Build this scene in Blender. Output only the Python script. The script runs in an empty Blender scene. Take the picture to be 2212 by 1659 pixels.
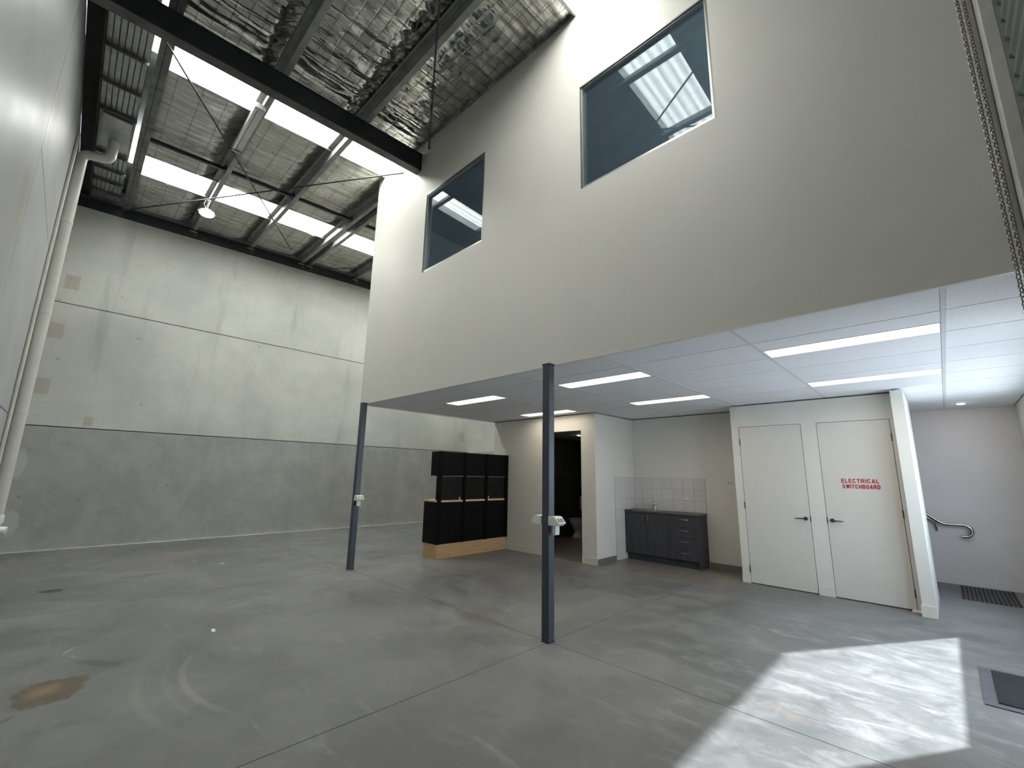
import bpy, math, random
from mathutils import Vector, Matrix, noise
random.seed(7)
S = bpy.context.scene
COL = S.collection
# ---------------------------------------------------------------- camera
yaw, pitch = 0.7811, 0.1953
fw = Vector((0.69662156, 0.69068604, 0.19409072))
rt = Vector((0.70127971, -0.71263406, 0.01895934))
up = Vector((-0.15141061, -0.1229044, 0.98080035))
cd = bpy.data.cameras.new('camera'); co = bpy.data.objects.new('camera', cd); COL.objects.link(co)
M4 = Matrix((rt, up, -fw)).transposed().to_4x4(); M4.translation = Vector((0, 0, 1.5186))
co.matrix_world = M4
cd.sensor_width = 36; cd.lens = 934.63 / 2212 * 36
cd.shift_x = 3.74 / 2212; cd.shift_y = 9.665 / 2212
cd.clip_start = 0.02; cd.clip_end = 300
S.camera = co
# ---------------------------------------------------------------- light
w = bpy.data.worlds.new('world'); S.world = w; w.use_nodes = True
wn = w.node_tree.nodes; wl = w.node_tree.links
bg = wn['Background']; bg.inputs['Color'].default_value = (0.72, 0.81, 1.0, 1); bg.inputs['Strength'].default_value = 8.0
sd = bpy.data.lights.new('sun', 'SUN'); so = bpy.data.objects.new('sun', sd); COL.objects.link(so)
sd.energy = 17.0; sd.angle = math.radians(0.9); sd.color = (0.93, 0.93, 1.0)
so.rotation_euler = Vector((-0.85, 0.528, -0.57)).to_track_quat('-Z', 'Y').to_euler()
so.location = (9, -6, 6)
SKY_EMIT = 16.8
TROFFER = 13.0
S.view_settings.view_transform = 'Standard'; S.view_settings.look = 'None'
S.view_settings.exposure = 0.0; S.view_settings.gamma = 1.0
S.view_settings.use_curve_mapping = False
S.cycles.max_bounces = 10; S.cycles.diffuse_bounces = 6; S.cycles.glossy_bounces = 4
S.cycles.transparent_max_bounces = 12
S.cycles.sample_clamp_indirect = 12.0
S.cycles.caustics_reflective = False; S.cycles.caustics_refractive = False

# ---------------------------------------------------------------- dimensions
XL, YC, XM, YE, ZS = -0.64, 11.82, 3.474, 7.13, 2.67
XT, YT, XD, XK, XB, YF = 6.694, 4.448, 7.422, 8.046, 9.84, -0.875
def zp(x, y): return 6.72 + .0432 * x + .029 * (y - 5.7)      # underside of purlins
def zf(x, y): return zp(x, y) + .15                            # insulation plane
SK = [(1.72, 2.47), (6.17, 6.93), (9.42, 10.2)]                # rooflight strips
PUR = [1.27, 2.45, 3.68, 3.90, 5.22, 6.42, 7.62, 8.82]

# ---------------------------------------------------------------- materials
class NT:
    def __init__(s, name):
        s.m = bpy.data.materials.new(name); s.m.use_nodes = True
        s.t = s.m.node_tree; s.n = s.t.nodes; s.l = s.t.links
        s.p = s.n['Principled BSDF']; s.out = s.n['Material Output']
        s.g = None
    def nd(s, k, **kw):
        x = s.n.new(k)
        for a, b in kw.items(): setattr(x, a, b)
        return x
    def pos(s):
        if not s.g: s.g = s.nd('ShaderNodeNewGeometry')
        return s.g.outputs['Position']
    def objc(s):
        return s.nd('ShaderNodeTexCoord').outputs['Object']
    def put(s, sock, v):
        if isinstance(v, bpy.types.NodeSocket): s.l.new(v, sock)
        elif isinstance(v, tuple) and len(v) == 3 and sock.type == 'RGBA': sock.default_value = (*v, 1)
        else: sock.default_value = v
    def map(s, vec, loc=(0, 0, 0), rot=(0, 0, 0), scale=(1, 1, 1), typ='POINT'):
        m = s.nd('ShaderNodeMapping', vector_type=typ)
        s.l.new(vec, m.inputs['Vector']); m.inputs['Location'].default_value = loc
        m.inputs['Rotation'].default_value = rot; m.inputs['Scale'].default_value = scale
        return m.outputs[0]
    def noise(s, vec, scale=5, detail=4, rough=.55, dist=0):
        n = s.nd('ShaderNodeTexNoise'); s.l.new(vec, n.inputs['Vector'])
        n.inputs['Scale'].default_value = scale; n.inputs['Detail'].default_value = detail
        n.inputs['Roughness'].default_value = rough; n.inputs['Distortion'].default_value = dist
        return n.outputs['Fac']
    def rng(s, v, a, b, c=0., d=1., smooth=True):
        r = s.nd('ShaderNodeMapRange', interpolation_type='SMOOTHSTEP' if smooth else 'LINEAR'); r.clamp = True
        s.l.new(v, r.inputs[0])
        for i, q in zip((1, 2, 3, 4), (a, b, c, d)): r.inputs[i].default_value = q
        return r.outputs[0]
    def math(s, op, a, b=0.):
        m = s.nd('ShaderNodeMath', operation=op); s.put(m.inputs[0], a); s.put(m.inputs[1], b); return m.outputs[0]
    def mix(s, f, a, b, blend='MIX'):
        m = s.nd('ShaderNodeMix', data_type='RGBA', blend_type=blend)
        s.put(m.inputs['Factor'], f); s.put(m.inputs[6], a); s.put(m.inputs[7], b); return m.outputs[2]
    def bump(s, h, strength=.3, dist=.01):
        b = s.nd('ShaderNodeBump'); s.l.new(h, b.inputs['Height'])
        b.inputs['Strength'].default_value = strength; b.inputs['Distance'].default_value = dist
        s.l.new(b.outputs[0], s.p.inputs['Normal'])
    def blob(s, c, r, rot=0, jag=.35, edge=.35, nscale=9, z=0):
        v = s.map(s.pos(), (c[0], c[1], z), (0, 0, rot), (r[0], r[1], 50), 'TEXTURE')
        ln = s.nd('ShaderNodeVectorMath', operation='LENGTH'); s.l.new(v, ln.inputs[0])
        n = s.noise(s.pos(), nscale, 5, .65)
        d = s.math('ADD', ln.outputs['Value'], s.math('MULTIPLY', s.math('SUBTRACT', n, .5), jag * 2.6))
        return s.rng(d, 1.0, 1.0 - edge, 0, 1)
    def fin(s, col=None, rough=.5, metal=0, spec=None):
        if col is not None: s.put(s.p.inputs['Base Color'], col)
        s.put(s.p.inputs['Roughness'], rough); s.put(s.p.inputs['Metallic'], float(metal))
        if spec is not None: s.p.inputs['Specular IOR Level'].default_value = spec
        return s.m

def plain(name, col, rough=.5, metal=0, var=.06, nscale=6, bump=0, bscale=60, spec=None, bdist=.002):
    t = NT(name); v = t.objc()
    n = t.noise(v, nscale, 4, .6)
    c = t.mix(t.rng(n, .3, .7), tuple(x * (1 - var) for x in col), tuple(min(1, x * (1 + var)) for x in col))
    if bump: t.bump(t.noise(v, bscale, 3, .6), bump, bdist)
    return t.fin(c, rough, metal, spec)

def concrete_wall():
    t = NT('precast concrete'); p = t.pos()
    a = t.noise(p, .55, 5, .6); b = t.noise(t.map(p, scale=(1, 1, .16)), 2.2, 6, .65); c = t.noise(p, 11, 5, .7)
    col = t.mix(t.rng(a, .3, .7), (.46, .475, .445), (.60, .61, .56))
    col = t.mix(t.math('MULTIPLY', t.rng(b, .52, .74), .5), col, (.27, .285, .27))
    col = t.mix(t.math('MULTIPLY', t.rng(c, .5, .75), .22), col, (.30, .305, .29))
    lo = t.nd('ShaderNodeSeparateXYZ'); t.l.new(p, lo.inputs[0])
    # the bottom row of panels is darker and stained, with some light falloff put into the colour
    low = t.rng(lo.outputs[2], 2.26, 2.20)
    d = t.noise(t.map(p, scale=(1, 1, .8)), 1.9, 8, .74, .3)
    col = t.mix(t.math('MULTIPLY', low, .82), col, t.mix(t.rng(d, .35, .68), (.275, .287, .275), (.375, .385, .365)))
    sp = t.nd('ShaderNodeTexVoronoi'); t.l.new(t.map(p, scale=(1, .3, 1)), sp.inputs['Vector']); sp.inputs['Scale'].default_value = 2.1
    col = t.mix(t.math('MULTIPLY', t.rng(sp.outputs['Distance'], .075, .03), .5), col, (.16, .17, .165))
    for (x, z, rx, rz) in ((-.43, 5.07, .11, .15), (-.50, 4.06, .11, .16), (-.52, 2.97, .11, .16), (9.55, 2.75, .13, .18), (.20, 2.37, .07, .1)):
        v = t.map(p, (x, YC, z), (0, 0, 0), (rx, 50, rz), 'TEXTURE')
        q = t.nd('ShaderNodeSeparateXYZ'); t.l.new(v, q.inputs[0])
        mk = t.math('MAXIMUM', t.math('ABSOLUTE', q.outputs[0]), t.math('ABSOLUTE', q.outputs[2]))
        col = t.mix(t.math('MULTIPLY', t.rng(mk, 1.1, .8), .42), col, (.33, .25, .17))
    for (x, z, rx, rz) in ((-.58, 1.55, .10, .30), (-.56, .52, .17, .30)):
        v = t.map(p, (x, YC, z), (0, 0, 0), (rx, 50, rz), 'TEXTURE')
        ln = t.nd('ShaderNodeVectorMath', operation='LENGTH'); t.l.new(v, ln.inputs[0])
        mk = t.math('ADD', ln.outputs['Value'], t.math('MULTIPLY', t.math('SUBTRACT', t.noise(t.map(p, scale=(1, 1, .25)), 14, 4), .5), 1.3))
        col = t.mix(t.math('MULTIPLY', t.rng(mk, 1.0, .6), .5), col, (.58, .60, .62))
    t.bump(t.noise(p, 30, 5, .7), .25, .004)
    return t.fin(col, .75, 0, .3)

def concrete_floor():
    t = NT('worn concrete floor'); p = t.pos()
    a = t.noise(p, .7, 6, .62, .4); b = t.noise(p, 3.1, 8, .72, .8); c = t.noise(t.map(p, rot=(0, 0, .25), scale=(4.0, 1, 1)), 1.7, 7, .7, .5)
    e = t.noise(p, 28, 4, .7)
    col = t.mix(t.rng(a, .34, .66), (.126, .129, .128), (.186, .188, .184))
    col = t.mix(t.math('MULTIPLY', t.rng(b, .47, .7), .45), col, (.25, .25, .236))
    col = t.mix(t.math('MULTIPLY', t.rng(b, .48, .3), .55), col, (.085, .089, .090))
    col = t.mix(t.math('MULTIPLY', t.rng(c, .55, .72), .38), col, (.28, .285, .28))
    col = t.mix(t.math('MULTIPLY', t.rng(e, .55, .8), .2), col, (.08, .085, .08))
    # paler, streaky area in front of the entry
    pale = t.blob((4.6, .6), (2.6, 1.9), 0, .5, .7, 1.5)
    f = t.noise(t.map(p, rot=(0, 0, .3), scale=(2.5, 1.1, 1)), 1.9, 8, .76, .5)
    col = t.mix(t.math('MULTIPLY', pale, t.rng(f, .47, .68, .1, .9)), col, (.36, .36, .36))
    # spots
    v = t.nd('ShaderNodeTexVoronoi'); t.l.new(p, v.inputs['Vector']); v.inputs['Scale'].default_value = 1.7
    col = t.mix(t.math('MULTIPLY', t.rng(v.outputs['Distance'], .055, .03), .5), col, (.10, .105, .105))
    # stains that the photograph shows
    col = t.mix(t.math('MULTIPLY', t.blob((.17, 4.55), (.20, .25), -.40, .48, .16, 7), .92), col, t.mix(t.blob((.14, 4.58), (.13, .16), -.40, .3, .9), (.105, .085, .055), (.24, .155, .09)))
    col = t.mix(t.math('MULTIPLY', t.blob((-.02, 4.22), (.025, .09), -.6, .4, .3), .8), col, (.13, .12, .10))
    col = t.mix(t.blob((.12, 8.0), (.11, .10), 0, .45, .12), col, (.045, .047, .047))
    col = t.mix(t.math('MULTIPLY', t.blob((.42, 4.93), (.24, .06), -.93, .5, .5), .7), col, (.075, .078, .075))
    col = t.mix(t.math('MULTIPLY', t.blob((3.40, 3.75), (.30, .16), .9, .5, .5), .6), col, (.145, .12, .095))
    col = t.mix(t.math('MULTIPLY', t.blob((3.0, 3.62), (.14, .12), .4, .5, .5), .5), col, (.14, .12, .10))
    col = t.mix(t.math('MULTIPLY', t.blob((1.7, 9.9), (1.1, .28), .62, .8, .9), .32), col, (.36, .17, .14))
    col = t.mix(t.math('MULTIPLY', t.blob((1.46, 3.85), (.06, .05), .6, .5, .5), .3), col, (.36, .12, .10))
    col = t.mix(t.math('MULTIPLY', t.blob((3.60, .93), (.18, .06), 1.1, .7, .8), .22), col, (.46, .27, .13))
    col = t.mix(t.math('MULTIPLY', t.blob((1.0, 8.3), (.3, .2), .2, .5, .5), .4), col, (.13, .135, .13))
    # pale scuffed tyre arcs
    for R, wd, k in ((1.39, .035, .55), (1.66, .045, .3), (1.5, .02, .2)):
        vv = t.map(p, (2.23, 4.02, 0), (0, 0, 0), (1, 1, 50), 'TEXTURE')
        ln = t.nd('ShaderNodeVectorMath', operation='LENGTH'); t.l.new(vv, ln.inputs[0])
        d = t.math('ABSOLUTE', t.math('SUBTRACT', ln.outputs['Value'], R))
        mk = t.math('MULTIPLY', t.rng(d, wd, wd * .3), t.blob((.85, 4.0), (.75, .85), 0, .3, .8))
        col = t.mix(t.math('MULTIPLY', mk, k * .8), col, (.30, .30, .275))
    col = t.mix(t.math('MULTIPLY', t.blob((.26, 5.39), (.010, .11), -.46, .2, .5), .7), col, (.5, .5, .49))
    col = t.mix(t.math('MULTIPLY', t.blob((.285, 5.21), (.09, .008), -1.1, .2, .6), .5), col, (.45, .45, .44))
    # whitish dusty band along the saw cut
    rough = t.rng(b, .3, .7, .36, .62)
    t.bump(t.noise(p, 40, 5, .7), .12, .003)
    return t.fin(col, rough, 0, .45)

def foil(name, near):
    t = NT(name); p = t.pos()
    if near:
        v = t.nd('ShaderNodeTexVoronoi', feature='DISTANCE_TO_EDGE'); t.l.new(t.map(p, scale=(2.6, 4.2, 1)), v.inputs['Vector']); v.inputs['Scale'].default_value = 1.6
        q = t.nd('ShaderNodeSeparateXYZ'); t.l.new(p, q.inputs[0])
        sx = t.math('ABSOLUTE', t.math('SINE', t.math('MULTIPLY', q.outputs[0], math.pi / .15)))
        sy = t.math('ABSOLUTE', t.math('SINE', t.math('MULTIPLY', q.outputs[1], math.pi / .15)))
        quilt = t.math('POWER', t.math('MULTIPLY', sx, sy), .5)
        n = t.noise(t.map(p, scale=(1, 2.2, 1)), 3.2, 3, .5, .6)
        h = t.math('ADD', t.math('MULTIPLY', quilt, .30), t.math('ADD', t.math('MULTIPLY', n, .8), t.math('MULTIPLY', t.math('MINIMUM', v.outputs[0], .2), .4)))
        t.bump(h, .42, .03)
        return t.fin(t.mix(t.rng(n, .35, .65), (.50, .50, .47), (.66, .66, .62)), t.rng(n, .3, .7, .13, .24), 1.0)
    n = t.noise(t.map(p, rot=(0, 0, .06), scale=(.20, 4.0, 1)), 5.0, 5, .62, .9); n2 = t.noise(t.map(p, scale=(.5, 9, 1)), 5, 3, .5)
    r1 = t.math('POWER', t.math('ABSOLUTE', t.math('SUBTRACT', n, .5)), .5); r2 = t.math('POWER', t.math('ABSOLUTE', t.math('SUBTRACT', n2, .5)), .6)
    h = t.math('ADD', r1, t.math('MULTIPLY', r2, .55))
    t.bump(h, 1.0, .055)
    return t.fin(t.mix(t.rng(n, .35, .65), (.74, .74, .68), (.92, .92, .86)), .25, 1.0)

def emis(name, col, s, base=(.8, .8, .8)):
    t = NT(name); t.put(t.p.inputs['Emission Color'], col); t.p.inputs['Emission Strength'].default_value = s
    return t.fin(base, .5)

def skylight():
    t = NT('translucent roof sheet'); p = t.pos()
    q = t.nd('ShaderNodeSeparateXYZ'); t.l.new(p, q.inputs[0])
    s = t.math('SINE', t.math('MULTIPLY', q.outputs[1], 2 * math.pi / .125))  # bright and dim rib bands painted into the emission
    n = t.noise(t.map(p, scale=(4, 1, 1)), 7, 4, .7)
    k = t.math('MULTIPLY', t.rng(s, -1, 1, .72, 1.25, False), t.rng(n, .3, .7, .85, 1.1))
    t.put(t.p.inputs['Emission Color'], (1.0, .995, .955))
    t.put(t.p.inputs['Emission Strength'], t.math('MULTIPLY', k, SKY_EMIT))
    t.m.cycles.emission_sampling = 'FRONT_BACK'
    return t.fin((.75, .78, .76), .4)

def glass(name, tint, refl, rough=.01, gcol=(.85, .93, .95)):
    t = NT(name)
    tr = t.nd('ShaderNodeBsdfTransparent'); t.put(tr.inputs['Color'], tint)
    gl = t.nd('ShaderNodeBsdfGlossy'); t.put(gl.inputs['Color'], gcol); gl.inputs['Roughness'].default_value = rough
    fr = t.nd('ShaderNodeLayerWeight'); fr.inputs['Blend'].default_value = .5
    mx = t.nd('ShaderNodeMixShader'); f = t.math('ADD', t.math('MULTIPLY', t.math('POWER', fr.outputs['Facing'], 4.5), .4), refl)
    t.l.new(f, mx.inputs[0]); t.l.new(tr.outputs[0], mx.inputs[1]); t.l.new(gl.outputs[0], mx.inputs[2])
    t.l.new(mx.outputs[0], t.out.inputs['Surface'])
    return t.m

def ply(name, a, b, ax=(1, 6, 14)):
    t = NT(name); v = t.map(t.objc(), scale=ax)
    n = t.noise(v, 2.5, 6, .6, 1.2)
    return t.fin(t.mix(t.rng(n, .3, .7), a, b), .55)

def tile_mat(name, a, b, rough, bump=0.):
    t = NT(name); oi = t.nd('ShaderNodeObjectInfo'); n = t.noise(t.pos(), 3, 5, .6)
    f = t.math('ADD', t.math('MULTIPLY', oi.outputs['Random'], .5), t.math('MULTIPLY', n, .5))
    if bump: t.bump(t.noise(t.pos(), 90, 4, .8), bump, .003)
    return t.fin(t.mix(f, a, b), rough)

def acoustic():
    t = NT('mineral fibre ceiling tile'); p = t.pos()
    n = t.noise(p, 85, 4, .8); oi = t.nd('ShaderNodeObjectInfo')
    c = t.mix(t.rng(n, .46, .62), (.80, .80, .82), (.93, .925, .94))
    c = t.mix(t.math('MULTIPLY', oi.outputs['Random'], .12), c, (.6, .6, .59))
    t.bump(n, .35, .004)
    return t.fin(c, .9, 0, .2)

def painted_panel():
    t = NT('gloss sealed concrete'); p = t.pos()
    n = t.noise(t.map(p, scale=(1, .35, .5)), 1.0, 4, .55); s = t.noise(t.map(p, scale=(1, .3, .5)), 2.6, 4, .6)
    c = t.mix(t.rng(n, .3, .7), (.37, .38, .385), (.46, .47, .47))
    c = t.mix(t.math('MULTIPLY', t.rng(s, .58, .75), .25), c, (.33, .34, .33))
    for (y, z, ry, rz) in ((6.35, 5.2, .2, .35), (5.7, 3.9, .2, .35)):
        v = t.map(p, (XL, y, z), (0, 0, 0), (50, ry, rz), 'TEXTURE')
        ln = t.nd('ShaderNodeVectorMath', operation='LENGTH'); t.l.new(v, ln.inputs[0])
        c = t.mix(t.math('MULTIPLY', t.rng(ln.outputs['Value'], 1.1, .8), .4), c, (.36, .30, .21))
    return t.fin(c, t.rng(s, .3, .7, .36, .44), 0, .12)

M = dict(
    wall_conc=concrete_wall(), floor=concrete_floor(), foil=foil('foil faced insulation', False), foil_near=foil('foil faced insulation near bay', True), sky=skylight(), left=painted_panel(),
    cream=plain('cream wall paint', (.70, .69, .635), .6, var=.02, nscale=2, bump=.05, bscale=150),
    mezz=plain('mezzanine wall paint', (.69, .68, .62), .55, var=.015, nscale=1.5, bump=.04, bscale=150),
    door=plain('door paint', (.66, .645, .59), .38, var=.01),
    skirt=plain('skirting paint', (.70, .69, .62), .4, var=.02),
    stair=plain('stair hall paint', (.76, .70, .675), .5, var=.02, nscale=2),
    tile_c=acoustic(), tbar=plain('ceiling grid bar', (.66, .66, .65), .45, var=.02),
    void=plain('dark void', (.03, .03, .03), .9, var=.1),
    steel_dark=plain('charcoal painted steel', (.028, .031, .036), .42, var=.15, spec=.5),
    steel_post=plain('blue grey painted steel post', (.052, .060, .078), .38, var=.12, nscale=3),
    steel_grey=plain('grey primed steel', (.20, .21, .205), .5, .3, var=.2, nscale=3),
    galv=plain('galvanised steel', (.40, .41, .39), .42, .75, var=.2, nscale=7),
    galv_dull=plain('dull galvanised steel', (.30, .31, .30), .55, .25, var=.15, nscale=5),
    beam_grey=plain('weathered steel beam', (.15, .155, .145), .55, .2, var=.3, nscale=5),
    rust=plain('brown grey steel flange', (.10, .10, .095), .6, .3, var=.25, nscale=5),
    gutter=plain('gutter steel', (.42, .43, .42), .45, .55, var=.12),
    gdark=plain('dark flashing', (.018, .018, .017), .7, var=.2),
    wire=plain('mesh wire', (.045, .045, .04), .5, .5),
    pvc=plain('painted pvc pipe', (.62, .61, .56), .35, var=.03),
    pvc_w=plain('white pvc', (.78, .79, .78), .35, var=.03),
    white=plain('white plastic', (.78, .78, .74), .35, var=.02),
    socket=plain('socket holes', (.02, .02, .02), .6),
    socket_face=plain('grey socket face', (.18, .18, .17), .5),
    alu=plain('silver window frame', (.52, .53, .51), .32, .7, var=.05),
    alu_dk=plain('grey window frame', (.17, .172, .155), .4, .3, var=.05),
    chrome=plain('brushed stainless', (.55, .54, .52), .22, 1.0, var=.05),
    gunmetal=plain('dark satin metal', (.11, .105, .10), .35, .85, var=.1),
    black=plain('black laminate', (.003, .003, .0032), .5, var=.2, spec=.12),
    black2=plain('black upright', (.002, .002, .002), .5, var=.2, spec=.1),
    slat=plain('black tambour', (.016, .016, .015), .3, var=.1, spec=.7),
    ply=ply('tan plywood', (.43, .27, .13), (.55, .365, .19)),
    oak=ply('light timber edge', (.62, .43, .22), (.74, .54, .30), (6, 1, 14)),
    lam=ply('charcoal woodgrain laminate', (.026, .027, .032), (.052, .054, .062), (14, 14, 1)),
    worktop=plain('dark speckled worktop', (.055, .052, .055), .35, var=.35, nscale=120),
    ktile=tile_mat('white glazed tile', (.60, .585, .56), (.68, .665, .64), .18),
    grout=plain('grey grout', (.33, .32, .30), .85),
    ftile=tile_mat('grey brown floor tile', (.15, .138, .125), (.22, .205, .185), .35),
    dtile=tile_mat('charcoal wall tile', (.045, .045, .042), (.075, .075, .07), .35),
    porcelain=plain('white porcelain', (.75, .75, .72), .12, var=.01),
    seatp=plain('grey toilet seat', (.45, .45, .43), .3),
    glassm=glass('tinted office glass', (.50, .545, .575), .028),
    glassc=glass('clear glass', (.93, .97, .96), .02),
    lamp=emis('warm troffer diffuser', (1.0, .86, .70), TROFFER),
    lamphalf=emis('troffer reflector', (1.0, .88, .74), TROFFER * .45),  # reflector glows: the light it would bounce is set as emission
    down=emis('cool downlight lens', (1.0, .94, .88), 90),
    highbay=emis('high bay led', (.90, .93, 1.0), 26),
    red=plain('red vinyl lettering', (.42, .012, .05), .4, var=.02),
    rubber=plain('black rubber', (.022, .025, .032), .6, var=.2, nscale=20),
    rubber_e=plain('grey rubber border', (.10, .10, .11), .6, var=.2, nscale=20),
    mat_strip=plain('brown black carpet strip', (.030, .024, .022), .9, var=.3, nscale=40),
    carpet=plain('brown stair carpet', (.10, .065, .05), .95, var=.3, nscale=60),
    tan=plain('orange timber stringer', (.50, .25, .12), .5, var=.1),
    curtain=plain('roller shutter slats', (.20, .23, .215), .4, .3, var=.06),
    column=plain('door column paint', (.60, .59, .54), .45, var=.06),
    chain=plain('zinc chain', (.23, .225, .19), .4, .6, var=.1),
    office=plain('office interior paint', (.55, .56, .56), .7),
    ground=plain('pavement outside', (.62, .62, .62), .9, var=.15, nscale=.5),
    wall_foot=plain('pale sealant strip', (.62, .62, .56), .7, var=.12, nscale=9),
    debris=plain('white chip', (.75, .75, .72), .6),
    spraydk=plain('dark bolt', (.03, .03, .03), .5),
)

# ---------------------------------------------------------------- mesh builder
WL = {}
class MB:
    def __init__(s): s.v = []; s.f = []
    def add(s, vs, fs):
        o = len(s.v); s.v += [tuple(v) for v in vs]; s.f += [tuple(i + o for i in f) for f in fs]; return s
    def box(s, x0, x1, y0, y1, z0, z1):
        vs = [(x, y, z) for z in (z0, z1) for y in (y0, y1) for x in (x0, x1)]
        return s.add(vs, [(0, 2, 3, 1), (4, 5, 7, 6), (0, 1, 5, 4), (2, 6, 7, 3), (0, 4, 6, 2), (1, 3, 7, 5)])
    def hexa(s, q):   # 8 points, bottom loop then top loop
        return s.add(q, [(3, 2, 1, 0), (4, 5, 6, 7), (0, 1, 5, 4), (1, 2, 6, 5), (2, 3, 7, 6), (3, 0, 4, 7)])
    def prism(s, poly, axis, a, b):
        n = len(poly)
        def P(p, t):
            return {'x': (t, p[0], p[1]), 'y': (p[0], t, p[1]), 'z': (p[0], p[1], t)}[axis]
        vs = [P(p, a) for p in poly] + [P(p, b) for p in poly]
        fs = [tuple(range(n - 1, -1, -1)), tuple(range(n, 2 * n))] + [(i, (i + 1) % n, n + (i + 1) % n, n + i) for i in range(n)]
        return s.add(vs, fs)
    def bar(s, a, b, w, h, upv=(0, 0, 1)):
        a, b = Vector(a), Vector(b); d = (b - a).normalized(); u = Vector(upv)
        r = d.cross(u).normalized(); u = r.cross(d).normalized()
        q = []
        for p in (a, b):
            for i, j in ((-1, -1), (1, -1), (1, 1), (-1, 1)): q.append(p + r * (i * w / 2) + u * (j * h / 2))
        return s.add(q, [(3, 2, 1, 0), (4, 5, 6, 7), (0, 1, 5, 4), (1, 2, 6, 5), (2, 3, 7, 6), (3, 0, 4, 7)])
    def tube(s, pts, r, n=10, closed=False):
        pts = [Vector(p) for p in pts]; rs = r if isinstance(r, (list, tuple)) else [r] * len(pts)
        L = len(pts); rings = []; u = None
        for i, p in enumerate(pts):
            if closed: d = pts[(i + 1) % L] - pts[i - 1]
            else: d = pts[min(i + 1, L - 1)] - pts[max(i - 1, 0)]
            d.normalize()
            if u is None: u = d.orthogonal().normalized()
            u = (u - d * u.dot(d)).normalized(); w = d.cross(u)
            rings.append([p + (u * math.cos(2 * math.pi * k / n) + w * math.sin(2 * math.pi * k / n)) * rs[i] for k in range(n)])
        vs = [q for g in rings for q in g]; fs = []
        for i in range(L if closed else L - 1):
            j = (i + 1) % L
            for k in range(n): fs.append((i * n + k, i * n + (k + 1) % n, j * n + (k + 1) % n, j * n + k))
        if not closed: fs += [tuple(range(n - 1, -1, -1)), tuple((L - 1) * n + k for k in range(n))]
        return s.add(vs, fs)
    def lathe(s, prof, c, n=20, sx=1, sy=1):
        vs = []; L = len(prof)
        for (r, z) in prof:
            for k in range(n): vs.append((c[0] + r * sx * math.cos(2 * math.pi * k / n), c[1] + r * sy * math.sin(2 * math.pi * k / n), c[2] + z))
        fs = [(i * n + k, i * n + (k + 1) % n, (i + 1) * n + (k + 1) % n, (i + 1) * n + k) for i in range(L - 1) for k in range(n)]
        fs += [tuple(range(n - 1, -1, -1)), tuple((L - 1) * n + k for k in range(n))]
        return s.add(vs, fs)
    def build(s, name, mat, parent=None, kind=None, label=None, smooth=False, bevel=0, origin=None):
        off = Vector(origin) if origin else (WL[parent.name] if parent else Vector((0, 0, 0)))
        me = bpy.data.meshes.new(name); me.from_pydata([tuple(Vector(v) - off) for v in s.v], [], s.f); me.validate()
        me.materials.append(M[mat] if isinstance(mat, str) else mat)
        if smooth:
            for p in me.polygons: p.use_smooth = True
            try: me.set_sharp_from_angle(angle=math.radians(40))
            except Exception: pass
        o = bpy.data.objects.new(name, me); COL.objects.link(o)
        if parent:
            o.parent = parent; o.location = off - WL[parent.name]
        else: o.location = off
        WL[o.name] = off
        if bevel:
            m = o.modifiers.new('bevel', 'BEVEL'); m.width = bevel; m.segments = 2; m.limit_method = 'ANGLE'
        if kind: o['kind'] = kind
        if label: o['label'] = label
        return o
def thing(name, label, cat, loc, group=None):
    o = bpy.data.objects.new(name, None); COL.objects.link(o); o.location = loc; o.empty_display_size = .1
    o['label'] = label; o['category'] = cat
    if group: o['group'] = group
    WL[o.name] = Vector(loc); return o
def tag(o, label, cat, group=None):
    o['label'] = label; o['category'] = cat
    if group: o['group'] = group
    return o
def sempty(name, loc=(0, 0, 0)):
    o = bpy.data.objects.new(name, None); COL.objects.link(o); o.location = loc; o['kind'] = 'structure'
    WL[o.name] = Vector(loc); return o
def st(name, mb, mat, parent=None, **k):
    o = mb.build(name, mat, parent, **k)
    if not parent: o['kind'] = 'structure'
    return o
def B(*a): return MB().box(*a)
def copytree(o, loc, label=None):
    r = o.copy(); COL.objects.link(r); r.location = loc; WL[r.name] = Vector(loc)
    if label: r['label'] = label
    for ch in o.children:
        c = ch.copy(); COL.objects.link(c); c.parent = r
        for g in ch.children:
            d = g.copy(); COL.objects.link(d); d.parent = c
    return r

# ================================================================ SETTING
# ---- outside ground
st('ground', B(-30, 40, -40, 30, -.45, -.30), 'ground')
# ---- floor: six slabs parted by saw cuts, plus laid tiles
fl = st('floor', B(XL, XB, YF, YC, -.25, -.012), 'void')
xs = [XL, 3.40, XB]; ys = [YF, 2.80, 6.87, YC]
for i in range(2):
    for j in range(3):
        g = .003
        B(xs[i] + (g if i else 0), xs[i + 1] - (g if i < 1 else 0), ys[j] + (g if j else 0), ys[j + 1] - (g if j < 2 else 0), -.012, 0).build('slab', 'floor', fl)
# far wall foot: pale strip on the floor
st('strip_far', B(XL, XB, YC - .055, YC - .004, 0, .012), 'wall_foot')
# kitchenette floor tiles
tx, ty, tw = 6.655, 2.36, .35
nx, ny = 4, 6
tm = None
for i in range(nx):
    for j in range(ny):
        x0 = tx + i * tw; y0 = ty + j * tw; x1 = min(x0 + tw, XK); y1 = min(y0 + tw, YT)
        if y1 - y0 < .04: continue
        B(x0 + .0015, x1 - .0015, y0 + .0015, y1 - .0015, .0005, .009).build('tile', 'ftile', fl, origin=(x0, y0, 0))
B(6.645, 6.654, 2.34, YT, 0, .010).build('edge_trim', 'alu', fl)

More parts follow.
